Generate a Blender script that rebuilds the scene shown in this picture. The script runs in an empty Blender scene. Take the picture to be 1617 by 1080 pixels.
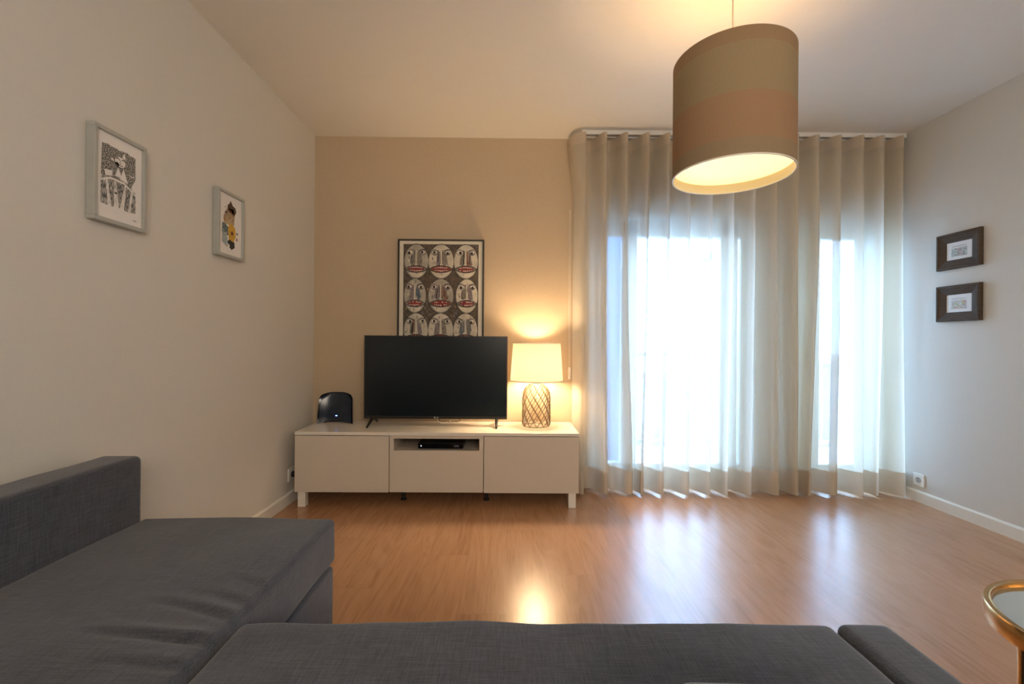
import bpy, bmesh, math, random
from mathutils import Vector, Matrix, noise
random.seed(7)
R = math.radians
scn = bpy.context.scene
col = scn.collection

# ------------------------------------------------------------------ camera
F = 719.0
cam_d = bpy.data.cameras.new('camera'); cam = bpy.data.objects.new('camera', cam_d); col.objects.link(cam)
cam_d.sensor_width = 36; cam_d.lens = F / 1617 * 36; cam_d.clip_start = 0.02
cam.matrix_world = (Matrix.Translation((0, 0, 1.058)) @ Matrix.Rotation(R(-0.44), 4, 'Z')
                    @ Matrix.Rotation(R(90), 4, 'X') @ Matrix.Rotation(R(0.45), 4, 'Z'))
scn.camera = cam
scn.view_settings.view_transform = 'Standard'; scn.view_settings.look = 'None'
scn.view_settings.gamma = 1; scn.view_settings.use_curve_mapping = False
scn.view_settings.exposure = 0.36

# room dimensions (metres; camera stands over the origin looking along +y)
XL, XR, YB, YF, ZC = -1.417, 2.785, 3.32, -2.4, 2.543

# ------------------------------------------------------------------ world and lights
w = bpy.data.worlds.new('sky'); scn.world = w; w.use_nodes = True
bg = w.node_tree.nodes['Background']
bg.inputs['Color'].default_value = (0.37, 0.62, 1.0, 1); bg.inputs['Strength'].default_value = 25.0

def light(name, kind, loc, energy, color, **kw):
    l = bpy.data.lights.new(name, kind); l.energy = energy; l.color = color
    rot = kw.pop('rot', (0, 0, 0))
    for k, v in kw.items(): setattr(l, k, v)
    o = bpy.data.objects.new(name, l); o.location = loc; o.rotation_euler = rot; col.objects.link(o)
    return o
# openings (x0,x1,z0,z1) in the far wall
WIN1 = (0.70, 1.80, 0.02, 1.985)
WIN2 = (2.10, 2.705, 0.02, 1.985)
for n, (a, b, c, d) in (('portal_one', WIN1), ('portal_two', WIN2)):
    p = light(n, 'AREA', ((a+b)/2, YB+0.30, (c+d)/2), 1, (1, 1, 1), shape='RECTANGLE', size=b-a, size_y=d-c, rot=(R(-90), 0, 0))
    p.data.cycles.is_portal = True
light('rear_fill_light', 'AREA', (0.7, -1.6, 1.75), 42, (1.0, 0.86, 0.70), shape='RECTANGLE', size=1.4, size_y=0.8, rot=(R(112), 0, 0))  # added fill light behind the camera, standing in for unseen rear lighting
WARM = (1.0, 0.72, 0.42)
light('table_lamp_light', 'POINT', (0.194, 3.12, 0.885), 24.0, WARM, shadow_soft_size=0.06)
light('pendant_light', 'POINT', (0.897, 1.835, 2.035), 4.6, WARM, shadow_soft_size=0.04)

# ------------------------------------------------------------------ materials
def nt(name):
    m = bpy.data.materials.new(name); m.use_nodes = True
    return m, m.node_tree.nodes, m.node_tree.links, m.node_tree.nodes['Principled BSDF']
def node(ns, t, **kw):
    n = ns.new(t)
    for k, v in kw.items():
        if k in n.inputs: n.inputs[k].default_value = v
        else: setattr(n, k, v)
    return n
def simple(name, c, rough=0.5, metal=0.0, var=0.0, bump=0.0, scale=30, **kw):
    m, ns, ln, b = nt(name)
    b.inputs['Roughness'].default_value = rough; b.inputs['Metallic'].default_value = metal
    for k, v in kw.items(): b.inputs[k].default_value = v
    tc = node(ns, 'ShaderNodeTexCoord'); nz = node(ns, 'ShaderNodeTexNoise', Scale=scale, Detail=4.0)
    ln.new(tc.outputs['Object'], nz.inputs['Vector'])
    cr = node(ns, 'ShaderNodeValToRGB'); v = var
    cr.color_ramp.elements[0].position = 0.3; cr.color_ramp.elements[1].position = 0.7
    cr.color_ramp.elements[0].color = tuple(x*(1-v) for x in c)+(1,)
    cr.color_ramp.elements[1].color = tuple(min(1, x*(1+v)) for x in c)+(1,)
    ln.new(nz.outputs['Fac'], cr.inputs['Fac']); ln.new(cr.outputs['Color'], b.inputs['Base Color'])
    if bump:
        bp = node(ns, 'ShaderNodeBump', Strength=bump, Distance=0.002)
        ln.new(nz.outputs['Fac'], bp.inputs['Height']); ln.new(bp.outputs['Normal'], b.inputs['Normal'])
    return m
def emis(name, c, s):
    m, ns, ln, b = nt(name)
    b.inputs['Base Color'].default_value = c+(1,); b.inputs['Emission Color'].default_value = c+(1,)
    b.inputs['Emission Strength'].default_value = s
    return m

M = {}
M['white_wall'] = simple('white_wall', (0.66, 0.64, 0.595), 0.75, var=0.012, bump=0.12, scale=90)
M['ceiling'] = simple('ceiling', (0.80, 0.765, 0.71), 0.8, var=0.008, scale=20)
M['trim'] = simple('trim', (0.80, 0.77, 0.70), 0.4, var=0.01)
M['lacquer'] = simple('lacquer', (0.78, 0.74, 0.67), 0.22, var=0.006)
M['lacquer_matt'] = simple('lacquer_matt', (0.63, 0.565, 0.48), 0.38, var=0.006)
M['pvc'] = simple('pvc', (0.80, 0.80, 0.78), 0.35, var=0.01)
M['cream_pvc'] = simple('cream_pvc', (0.76, 0.73, 0.60), 0.4, var=0.01)
M['white_plastic'] = simple('white_plastic', (0.82, 0.81, 0.77), 0.35)
M['black_plastic'] = simple('black_plastic', (0.012, 0.012, 0.013), 0.35)
M['dark_hole'] = simple('dark_hole', (0.02, 0.02, 0.02), 0.6)
M['gold'] = simple('gold', (0.62, 0.38, 0.15), 0.24, 1.0, var=0.12, scale=14)
M['mirror'] = simple('mirror', (0.80, 0.87, 0.86), 0.03, 1.0)
M['alu_frame'] = simple('alu_frame', (0.44, 0.45, 0.42), 0.45, 0.15, var=0.03)
M['paper'] = simple('paper', (0.80, 0.77, 0.74), 0.8, var=0.01)
M['chrome'] = simple('chrome', (0.5, 0.5, 0.48), 0.3, 1.0)
M['concrete'] = simple('concrete', (0.34, 0.38, 0.42), 0.9, var=0.1)
M['rail_paint'] = simple('rail_paint', (0.42, 0.45, 0.48), 0.5, 0.3)

# back wall: textured sand wallpaper
m, ns, ln, b = nt('sand_wallpaper'); b.inputs['Roughness'].default_value = 0.7
tc = node(ns, 'ShaderNodeTexCoord'); mp = node(ns, 'ShaderNodeMapping'); mp.inputs['Scale'].default_value = (40, 40, 420)
nz = node(ns, 'ShaderNodeTexNoise', Scale=1.0, Detail=3.0)
mp2 = node(ns, 'ShaderNodeMapping'); mp2.inputs['Scale'].default_value = (420, 40, 40)
nz2 = node(ns, 'ShaderNodeTexNoise', Scale=1.0, Detail=3.0)
mx = node(ns, 'ShaderNodeMath', operation='ADD')
ln.new(tc.outputs['Object'], mp.inputs['Vector']); ln.new(mp.outputs[0], nz.inputs['Vector'])
ln.new(tc.outputs['Object'], mp2.inputs['Vector']); ln.new(mp2.outputs[0], nz2.inputs['Vector'])
ln.new(nz.outputs['Fac'], mx.inputs[0]); ln.new(nz2.outputs['Fac'], mx.inputs[1])
cr = node(ns, 'ShaderNodeValToRGB')
cr.color_ramp.elements[0].position = 0.3; cr.color_ramp.elements[0].color = (0.50, 0.385, 0.26, 1)
cr.color_ramp.elements[1].position = 1.0; cr.color_ramp.elements[1].color = (0.60, 0.475, 0.33, 1)
hf = node(ns, 'ShaderNodeMath', operation='MULTIPLY'); hf.inputs[1].default_value = 0.65
ln.new(mx.outputs[0], hf.inputs[0]); ln.new(hf.outputs[0], cr.inputs['Fac']); ln.new(cr.outputs['Color'], b.inputs['Base Color'])
bp = node(ns, 'ShaderNodeBump', Strength=0.25, Distance=0.001); ln.new(mx.outputs[0], bp.inputs['Height']); ln.new(bp.outputs['Normal'], b.inputs['Normal'])
M['wallpaper'] = m

# laminate floor, boards running towards the windows
m, ns, ln, b = nt('oak_laminate')
tc = node(ns, 'ShaderNodeTexCoord')
rot = node(ns, 'ShaderNodeMapping'); rot.inputs['Rotation'].default_value = (0, 0, R(90))
ln.new(tc.outputs['Object'], rot.inputs['Vector'])
br = node(ns, 'ShaderNodeTexBrick', Scale=1.0)
br.inputs['Brick Width'].default_value = 1.28; br.inputs['Row Height'].default_value = 0.192
br.inputs['Mortar Size'].default_value = 0.0008; br.inputs['Mortar Smooth'].default_value = 0.3; br.offset = 0.0
br.inputs['Color1'].default_value = (0, 0, 0, 1); br.inputs['Color2'].default_value = (1, 1, 1, 1); br.inputs['Mortar'].default_value = (0.5, 0.5, 0.5, 1)
sr = node(ns, 'ShaderNodeSeparateXYZ'); ln.new(rot.outputs[0], sr.inputs[0])
rw = node(ns, 'ShaderNodeMath', operation='DIVIDE'); rw.inputs[1].default_value = 0.192; ln.new(sr.outputs[1], rw.inputs[0])
fl = node(ns, 'ShaderNodeMath', operation='FLOOR'); ln.new(rw.outputs[0], fl.inputs[0])
ph_ = node(ns, 'ShaderNodeMath', operation='MULTIPLY_ADD'); ph_.inputs[1].default_value = 0.7911; ln.new(fl.outputs[0], ph_.inputs[0]); ln.new(sr.outputs[0], ph_.inputs[2])
cb_ = node(ns, 'ShaderNodeCombineXYZ'); ln.new(ph_.outputs[0], cb_.inputs[0]); ln.new(sr.outputs[1], cb_.inputs[1])
ln.new(cb_.outputs[0], br.inputs['Vector'])
# per-board shift of the grain
sep = node(ns, 'ShaderNodeSeparateXYZ'); ln.new(tc.outputs['Object'], sep.inputs[0])
shift = node(ns, 'ShaderNodeMath', operation='MULTIPLY'); shift.inputs[1].default_value = 7.3; ln.new(br.outputs['Color'], shift.inputs[0])
ady = node(ns, 'ShaderNodeMath', operation='ADD'); ln.new(sep.outputs[1], ady.inputs[0]); ln.new(shift.outputs[0], ady.inputs[1])
cmb = node(ns, 'ShaderNodeCombineXYZ'); ln.new(sep.outputs[0], cmb.inputs[0]); ln.new(ady.outputs[0], cmb.inputs[1]); ln.new(shift.outputs[0], cmb.inputs[2])
g1 = node(ns, 'ShaderNodeMapping'); g1.inputs['Scale'].default_value = (6.0, 1.1, 1); ln.new(cmb.outputs[0], g1.inputs['Vector'])
n1 = node(ns, 'ShaderNodeTexNoise', Scale=1.0, Detail=3.0, Distortion=0.6); ln.new(g1.outputs[0], n1.inputs['Vector'])
rings = node(ns, 'ShaderNodeMath', operation='MULTIPLY'); rings.inputs[1].default_value = 42.0; ln.new(n1.outputs['Fac'], rings.inputs[0])
sn = node(ns, 'ShaderNodeMath', operation='SINE'); ln.new(rings.outputs[0], sn.inputs[0])
g2 = node(ns, 'ShaderNodeMapping'); g2.inputs['Scale'].default_value = (75, 5, 1); ln.new(cmb.outputs[0], g2.inputs['Vector'])
n2 = node(ns, 'ShaderNodeTexNoise', Scale=1.0, Detail=5.0, Roughness=0.45); ln.new(g2.outputs[0], n2.inputs['Vector'])
a1 = node(ns, 'ShaderNodeMath', operation='MULTIPLY_ADD'); a1.inputs[1].default_value = 0.085; ln.new(sn.outputs[0], a1.inputs[0])
n2s = node(ns, 'ShaderNodeMath', operation='MULTIPLY_ADD'); n2s.inputs[1].default_value = 0.7; n2s.inputs[2].default_value = 0.15; ln.new(n2.outputs['Fac'], n2s.inputs[0]); ln.new(n2s.outputs[0], a1.inputs[2])
a2 = node(ns, 'ShaderNodeMath', operation='MULTIPLY_ADD'); a2.inputs[1].default_value = 0.16; ln.new(br.outputs['Color'], a2.inputs[0]); ln.new(a1.outputs[0], a2.inputs[2])
cr = node(ns, 'ShaderNodeValToRGB')
cr.color_ramp.elements[0].position = 0.22; cr.color_ramp.elements[0].color = (0.34, 0.160, 0.075, 1)
cr.color_ramp.elements[1].position = 0.95; cr.color_ramp.elements[1].color = (0.54, 0.30, 0.160, 1)
e = cr.color_ramp.elements.new(0.55); e.color = (0.47, 0.243, 0.122, 1)
ln.new(a2.outputs[0], cr.inputs['Fac'])
mixm = node(ns, 'ShaderNodeMix', data_type='RGBA'); mixm.inputs[7].default_value = (0.2, 0.09, 0.035, 1)
mfac = node(ns, 'ShaderNodeMath', operation='MULTIPLY'); mfac.inputs[1].default_value = 0.4; ln.new(br.outputs['Fac'], mfac.inputs[0])
ln.new(mfac.outputs[0], mixm.inputs[0]); ln.new(cr.outputs['Color'], mixm.inputs[6]); ln.new(mixm.outputs[2], b.inputs['Base Color'])
b.inputs['Roughness'].default_value = 0.27; b.inputs['IOR'].default_value = 1.75
M['floor'] = m

# slubby woven upholstery
def fabric(name, dark, light_, sc=1.0):
    m, ns, ln, b = nt(name); b.inputs['Roughness'].default_value = 0.95
    b.inputs['Specular IOR Level'].default_value = 0.15
    b.inputs['Sheen Weight'].default_value = 0.25; b.inputs['Sheen Roughness'].default_value = 0.6
    tc = node(ns, 'ShaderNodeTexCoord'); outs = []
    for s in ((18, 420, 420), (420, 18, 420), (420, 420, 18)):
        mp = node(ns, 'ShaderNodeMapping'); mp.inputs['Scale'].default_value = tuple(v*sc for v in s)
        n = node(ns, 'ShaderNodeTexNoise', Scale=1.0, Detail=2.0)
        ln.new(tc.outputs['Object'], mp.inputs['Vector']); ln.new(mp.outputs[0], n.inputs['Vector']); outs.append(n.outputs['Fac'])
    s1 = node(ns, 'ShaderNodeMath', operation='ADD'); ln.new(outs[0], s1.inputs[0]); ln.new(outs[1], s1.inputs[1])
    s2 = node(ns, 'ShaderNodeMath', operation='ADD'); ln.new(s1.outputs[0], s2.inputs[0]); ln.new(outs[2], s2.inputs[1])
    s3 = node(ns, 'ShaderNodeMath', operation='MULTIPLY'); s3.inputs[1].default_value = 0.333; ln.new(s2.outputs[0], s3.inputs[0])
    cr = node(ns, 'ShaderNodeValToRGB'); cr.color_ramp.elements[0].position = 0.40; cr.color_ramp.elements[0].color = dark+(1,)
    cr.color_ramp.elements[1].position = 0.61; cr.color_ramp.elements[1].color = light_+(1,)
    ln.new(s3.outputs[0], cr.inputs['Fac']); ln.new(cr.outputs['Color'], b.inputs['Base Color'])
    bp = node(ns, 'ShaderNodeBump', Strength=0.5, Distance=0.001); ln.new(s3.outputs[0], bp.inputs['Height']); ln.new(bp.outputs['Normal'], b.inputs['Normal'])
    return m
M['sofa'] = fabric('grey_weave', (0.021, 0.024, 0.033), (0.066, 0.074, 0.102))
M['cushion'] = fabric('light_grey_weave', (0.07, 0.072, 0.072), (0.21, 0.215, 0.215))
M['seam'] = simple('seam', (0.02, 0.02, 0.02), 0.95)

# sheer curtain cloth
def sheer(name, c, transp, transl):
    m = bpy.data.materials.new(name); m.use_nodes = True; ns = m.node_tree.nodes; ln = m.node_tree.links; ns.clear()
    out = ns.new('ShaderNodeOutputMaterial')
    tc = node(ns, 'ShaderNodeTexCoord'); mp = node(ns, 'ShaderNodeMapping'); mp.inputs['Scale'].default_value = (500, 500, 40)
    nz = node(ns, 'ShaderNodeTexNoise', Scale=1.0, Detail=2.0); ln.new(tc.outputs['Object'], mp.inputs['Vector']); ln.new(mp.outputs[0], nz.inputs['Vector'])
    cr = node(ns, 'ShaderNodeValToRGB'); cr.color_ramp.elements[0].color = tuple(v*0.9 for v in c)+(1,); cr.color_ramp.elements[1].color = c+(1,)
    ln.new(nz.outputs['Fac'], cr.inputs['Fac'])
    d = ns.new('ShaderNodeBsdfDiffuse'); t = ns.new('ShaderNodeBsdfTranslucent'); tr = ns.new('ShaderNodeBsdfTransparent')
    ln.new(cr.outputs['Color'], d.inputs['Color']); ln.new(cr.outputs['Color'], t.inputs['Color'])
    m1 = ns.new('ShaderNodeMixShader'); m1.inputs[0].default_value = transl; ln.new(d.outputs[0], m1.inputs[1]); ln.new(t.outputs[0], m1.inputs[2])
    m2 = ns.new('ShaderNodeMixShader'); m2.inputs[0].default_value = transp; ln.new(m1.outputs[0], m2.inputs[1]); ln.new(tr.outputs[0], m2.inputs[2])
    ln.new(m2.outputs[0], out.inputs['Surface'])
    return m
M['sheer'] = sheer('sheer_cloth', (0.84, 0.755, 0.61), 0.29, 0.48)
M['hem'] = sheer('hem_cloth', (0.70, 0.60, 0.48), 0.05, 0.22)
M['lampshade'] = sheer('lampshade_cloth', (0.90, 0.84, 0.74), 0.0, 0.45)

# glass
def glass(name, tint, rough=0.0, fac=0.06):
    m = bpy.data.materials.new(name); m.use_nodes = True; ns = m.node_tree.nodes; ln = m.node_tree.links; ns.clear()
    out = ns.new('ShaderNodeOutputMaterial'); tr = ns.new('ShaderNodeBsdfTransparent'); tr.inputs[0].default_value = tint+(1,)
    g = ns.new('ShaderNodeBsdfGlossy'); g.inputs['Roughness'].default_value = rough
    fr = ns.new('ShaderNodeLayerWeight'); fr.inputs['Blend'].default_value = 0.25
    ad = node(ns, 'ShaderNodeMath', operation='MULTIPLY_ADD'); ad.inputs[1].default_value = 0.5; ad.inputs[2].default_value = fac
    ln.new(fr.outputs['Fresnel'], ad.inputs[0])
    mx = ns.new('ShaderNodeMixShader'); ln.new(ad.outputs[0], mx.inputs[0]); ln.new(tr.outputs[0], mx.inputs[1]); ln.new(g.outputs[0], mx.inputs[2])
    ln.new(mx.outputs[0], out.inputs['Surface']); return m
M['pane'] = glass('window_pane', (0.97, 0.99, 1.0), 0.0, 0.02)
M['jar'] = glass('jar_glass', (0.96, 0.95, 0.92), 0.05, 0.10)

# ------------------------------------------------------------------ mesh helpers
def wloc(o):
    v = Vector((0, 0, 0))
    while o: v = v + o.location; o = o.parent
    return v
def finish(name, bm, mat, parent=None, base=None, smooth=None, bevel=0):
    me = bpy.data.meshes.new(name)
    off = wloc(parent) if parent else Vector(base or (0, 0, 0))
    bmesh.ops.recalc_face_normals(bm, faces=bm.faces)
    bmesh.ops.translate(bm, vec=-off, verts=bm.verts)
    if smooth is not None:
        for f in bm.faces: f.smooth = True
        for e in bm.edges:
            if len(e.link_faces) == 2 and e.calc_face_angle(0) > R(smooth): e.smooth = False
    bm.to_mesh(me); bm.free()
    for mm in (mat if isinstance(mat, (list, tuple)) else [mat]): me.materials.append(mm)
    o = bpy.data.objects.new(name, me); col.objects.link(o)
    if parent: o.parent = parent
    else: o.location = off
    if bevel:
        md = o.modifiers.new('bevel', 'BEVEL'); md.width = bevel; md.segments = 2; md.limit_method = 'ANGLE'
    return o
def thing(name, label, cat, loc, group=None):
    o = bpy.data.objects.new(name, None); o.empty_display_size = 0.1; o.location = loc; col.objects.link(o)
    o['label'] = label; o['category'] = cat
    if group: o['group'] = group
    return o
def tag(o, label, cat, group=None, kind=None):
    o['label'] = label; o['category'] = cat
    if group: o['group'] = group
    if kind: o['kind'] = kind
    return o
def structure(o, label=None, cat=None):
    o['kind'] = 'structure'
    if label: o['label'] = label; o['category'] = cat
    return o
def box(bm, x0, x1, y0, y1, z0, z1, mi=0):
    v = [bm.verts.new(p) for p in ((x0,y0,z0),(x1,y0,z0),(x1,y1,z0),(x0,y1,z0),(x0,y0,z1),(x1,y0,z1),(x1,y1,z1),(x0,y1,z1))]
    for q in ((0,3,2,1),(4,5,6,7),(0,1,5,4),(1,2,6,5),(2,3,7,6),(3,0,4,7)):
        f = bm.faces.new([v[i] for i in q]); f.material_index = mi
def B(*boxes):
    bm = bmesh.new()
    for b_ in boxes: box(bm, *b_)
    return bm
def lathe(prof, cx, cy, n=64, closed=False, bm=None, mi=0):
    bm = bm or bmesh.new(); rings_ = []
    for r, z in prof:
        rings_.append([bm.verts.new((cx+r*math.cos(2*math.pi*k/n), cy+r*math.sin(2*math.pi*k/n), z)) for k in range(n)])
    seq = list(zip(rings_[:-1], rings_[1:]))
    if closed: seq.append((rings_[-1], rings_[0]))
    for a, b_ in seq:
        for k in range(n):
            f = bm.faces.new((a[k], a[(k+1) % n], b_[(k+1) % n], b_[k])); f.material_index = mi
    if not closed:
        for r_, p in ((rings_[0], prof[0]), (rings_[-1], prof[-1])):
            if p[0] > 1e-5 and closed is False: 
                f = bm.faces.new(r_); f.material_index = mi
    return bm
def tube(bm, pts, r, n=6, mi=0):
    pts = [Vector(p) for p in pts]; prev = None; up = Vector((0.13, 0.21, 0.97))
    rr = r if isinstance(r, (list, tuple)) else [r]*len(pts)
    for i, p in enumerate(pts):
        t = (pts[min(i+1, len(pts)-1)]-pts[max(i-1, 0)]).normalized()
        a = t.cross(up)
        if a.length < 0.1: a = t.cross(Vector((1, 0, 0)))
        a.normalize(); c = t.cross(a)
        ring = [bm.verts.new(p + rr[i]*(a*math.cos(2*math.pi*k/n)+c*math.sin(2*math.pi*k/n))) for k in range(n)]
        if prev:
            for k in range(n): bm.faces.new((prev[k], prev[(k+1) % n], ring[(k+1) % n], ring[k])).material_index = mi
        else: bm.faces.new(ring).material_index = mi
        prev = ring
    bm.faces.new(prev).material_index = mi
    return bm
def rbox(x0, x1, y0, y1, z0, z1, r, n=(20, 20, 8), deform=None):
    """padded box: every corner and edge rounded by r"""
    bm = bmesh.new(); cache = {}
    lo = Vector((x0, y0, z0)); hi = Vector((x1, y1, z1)); L = hi-lo
    def samp(i, N, d):   # denser towards the rounded ends
        e_ = 4
        if i <= e_: return r*(i/e_)
        if i >= N-e_: return L[d]-r*((N-i)/e_)
        return r+(L[d]-2*r)*(i-e_)/(N-2*e_)
    def vert(i, j, k):
        key = (i, j, k)
        if key not in cache:
            p = lo+Vector((samp(i, n[0], 0), samp(j, n[1], 1), samp(k, n[2], 2)))
            q = Vector([min(max(p[d], lo[d]+r), hi[d]-r) for d in range(3)]); dd = p-q
            if dd.length > 1e-9: p = q+dd.normalized()*r
            if deform: p = deform(p)
            cache[key] = bm.verts.new(p)
        return cache[key]
    N = n
    for a in range(3):
        b_, c = (a+1) % 3, (a+2) % 3
        for s in (0, N[a]):
            for i in range(N[b_]):
                for j in range(N[c]):
                    q = []
                    for di, dj in ((0, 0), (1, 0), (1, 1), (0, 1)):
                        ix = [0, 0, 0]; ix[a] = s; ix[b_] = i+di; ix[c] = j+dj; q.append(vert(*ix))
                    if s == 0: q.reverse()
                    bm.faces.new(q)
    return bm
def ellipse_pts(cx, cy, rx, ry, n=20, a0=0): return [(cx+rx*math.cos(2*math.pi*k/n+a0), cy+ry*math.sin(2*math.pi*k/n+a0)) for k in range(n)]

# ------------------------------------------------------------------ room shell
T = 0.28
structure(finish('floor', B((XL-0.2, XR+0.2, YF-0.2, YB+T, -0.08, 0)), M['floor']))
structure(finish('ceiling', B((XL-0.2, XR+0.2, YF-0.2, YB+T, ZC, ZC+0.1)), M['ceiling']))
structure(finish('wall_left', B((XL-0.2, XL, YF-0.2, YB+T, 0, ZC)), M['white_wall']))
structure(finish('wall_right', B((XR, XR+0.2, YF-0.2, YB+T, 0, ZC)), M['white_wall']))
structure(finish('wall_back', B((XL, 0.47, YB, YB+T, 0, ZC)), M['wallpaper']))
bx_ = [(0.47, WIN1[0], YB, YB+T, 0, ZC), (WIN1[1], WIN2[0], YB, YB+T, 0, ZC), (WIN2[1], XR, YB, YB+T, 0, ZC),
       (WIN1[0], WIN1[1], YB, YB+T, WIN1[3], ZC), (WIN2[0], WIN2[1], YB, YB+T, WIN2[3], ZC),
       (WIN1[0], WIN1[1], YB, YB+T, 0, 0.02), (WIN2[0], WIN2[1], YB, YB+T, 0, 0.02)]
structure(finish('wall_window', B(*bx_), M['white_wall']))
structure(finish('wall_rear', B((XL, XR, YF-0.2, YF, 0, ZC)), M['white_wall']))
def skirting(name, prof_axis, a0, a1, side, at):
    bm = bmesh.new()
    if prof_axis == 'y':     # runs along y on a side wall
        s = side; x0 = at
        P = [(x0, 0), (x0+s*0.014, 0), (x0+s*0.014, 0.066), (x0+s*0.009, 0.074), (x0, 0.076)]
        A = [bm.verts.new((p[0], a0, p[1])) for p in P]; C = [bm.verts.new((p[0], a1, p[1])) for p in P]
    else:
        P = [(at, 0), (at-0.014, 0), (at-0.014, 0.066), (at-0.009, 0.074), (at, 0.076)]
        A = [bm.verts.new((a0, p[0], p[1])) for p in P]; C = [bm.verts.new((a1, p[0], p[1])) for p in P]
    for i in range(5): bm.faces.new((A[i], A[(i+1) % 5], C[(i+1) % 5], C[i]))
    bm.faces.new(A); bm.faces.new(C)
    return structure(finish(name, bm, M['trim']))
skirting('baseboard_left', 'y', YF, YB, 1, XL)
skirting('baseboard_right', 'y', YF, YB, -1, XR)
skirting('baseboard_back', 'x', XL+0.014, WIN1[0]-0.03, 0, YB)
skirting('baseboard_middle', 'x', WIN1[1]+0.03, WIN2[0]-0.03, 0, YB)

# glazed balcony doors: frames set back in the wall
FY = YB+0.17
def glazed_door(name, x0, x1, z0, z1, bars, panes, mats, handle=None):
    root = bpy.data.objects.new(name, None); root.location = ((x0+x1)/2, FY, z0); col.objects.link(root); root['kind'] = 'structure'
    finish('door_frame', B(*[(a, b_, FY-0.03, FY+0.045, c, d) for a, b_, c, d in bars]), mats, root, bevel=0.004)
    for a, b_, c, d in panes: finish('glass_pane', B((a, b_, FY+0.005, FY+0.013, c, d)), M['pane'], root)
    if handle:
        hx, hz = handle
        bm = B((hx-0.014, hx+0.014, FY-0.038, FY-0.03, hz-0.07, hz+0.07))
        box(bm, hx-0.010, hx+0.010, FY-0.075, FY-0.038, hz+0.028, hz+0.048)
        box(bm, hx-0.011, hx+0.011, FY-0.088, FY-0.073, hz-0.075, hz+0.05)
        finish('door_handle', bm, M['chrome'], root, bevel=0.003)
    return root
sx = lambda px, D: (px-803)*D/F
a, b_ = WIN1[0], WIN1[1]; z0, z1 = WIN1[2], WIN1[3]
g0, g1_, g2_, g3 = 0.775, 0.865, 0.975, 1.615
glazed_door('door_1', a, b_, z0, z1,
    [(a, a+0.05, z0, z1), (g1_, g2_, z0, z1), (g3, g3+0.13, z0, z1), (b_-0.03, b_, z0, z1), (a+0.05, b_-0.03, 1.87, z1), (a+0.05, b_-0.03, z0, z0+0.12)],
    [(a+0.05, g1_, z0+0.12, 1.87), (g2_, g3, z0+0.12, 1.87), (g3+0.13, b_-0.03, z0+0.12, 1.87)], M['pvc'])
a, b_ = WIN2[0], WIN2[1]
glazed_door('door_2', a, b_, z0, z1,
    [(a, 2.375, z0, z1), (2.665, b_, z0, z1), (2.375, 2.665, 1.865, z1), (2.375, 2.665, z0, z0+0.12)],
    [(2.375, 2.665, z0+0.12, 1.865)], M['cream_pvc'], handle=(2.30, 0.96))
structure(finish('trim_1', B((WIN1[0]-0.02, WIN1[1]+0.02, YB-0.012, YB, WIN1[3]-0.012, WIN1[3]+0.016)), M['pvc']))
structure(finish('trim_2', B((WIN2[0]-0.02, WIN2[1]+0.02, YB-0.012, YB, WIN2[3]-0.012, WIN2[3]+0.016)), M['pvc']))
structure(finish('trim_3', B((1.03, 1.47, YB-0.01, YB, 2.10, 2.118)), M['pvc']))

# balcony and the town beyond
structure(finish('balcony_floor', B((0.0, 4.6, YB+T, 4.75, -0.12, -0.02)), M['concrete']))
rl = thing('balcony_railing', 'pale metal railing with thin upright bars seen through the sheer curtain', 'railing', (2.2, 4.6, -0.02))
finish('handrail', B((0.0, 4.6, 4.575, 4.625, 0.93, 0.965)), M['rail_paint'], rl, bevel=0.006)
finish('bottom_rail', B((0.0, 4.6, 4.585, 4.615, 0.05, 0.08)), M['rail_paint'], rl)
for k in range(37):
    x = 0.06+k*0.125
    big = k % 12 == 0
    finish('post' if big else 'baluster', B((x-(0.018 if big else 0.006), x+(0.018 if big else 0.006), 4.594-(0.01 if big else 0), 4.606+(0.01 if big else 0), -0.02 if big else 0.08, 0.93)), M['rail_paint'], rl)
def house(name, x0, x1, y0, y1, z0, z1, colr, label, wins):
    r_ = thing(name, label, 'building', ((x0+x1)/2, (y0+y1)/2, z0))
    finish('wall', B((x0, x1, y0, y1, z0, z1)), simple(name+'_render', colr, 0.9, var=0.05, scale=3), r_)
    finish('roof', B((x0-0.3, x1+0.3, y0-0.3, y1+0.3, z1, z1+0.35)), M['concrete'], r_)
    nx, nz = wins; dx = (x1-x0)/nx; dz = (z1-z0)/nz
    for i in range(nx):
        for j in range(nz):
            cx = x0+dx*(i+.5); cz = z0+dz*(j+.55)
            finish('window', B((cx-dx*.2, cx+dx*.2, y0-0.05, y0+0.02, cz-dz*.25, cz+dz*.25)), M['dark_glass'], r_)
M['dark_glass'] = simple('dark_glass', (0.20, 0.24, 0.30), 0.2)
structure(finish('sky_blocker', B((0.3, 1.03, 4.0, 4.2, -0.02, 2.6)), simple('blocker_blue', (0.12, 0.19, 0.30), 0.8, var=0.05)))  # added block that dims the sky behind the wide door's left glass strip
structure(finish('street_ground', B((-60, 120, 4.75, 160, -9.2, -9.0)), M['concrete']))
house('apartment_building', 10.2, 16.2, 24, 34, -9, -1.6, (0.26, 0.32, 0.42), 'pale low apartment block beyond the balcony seen through the wide door', (4, 3))
house('apartment_building', 4.6, 8.2, 27, 36, -9, -4.4, (0.34, 0.40, 0.48), 'lower pale flat roofed block beyond the balcony, left in the wide door', (3, 2))
house('brick_building', 16.8, 20.6, 30, 40, -9, 8.2, (0.20, 0.11, 0.08), 'tall brick building sliver seen at the left of the narrow door', (2, 6))
house('apartment_building', 22.6, 32, 34, 44, -9, -0.4, (0.26, 0.33, 0.42), 'pale block beyond the narrow right door behind the railing', (5, 4))

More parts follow.
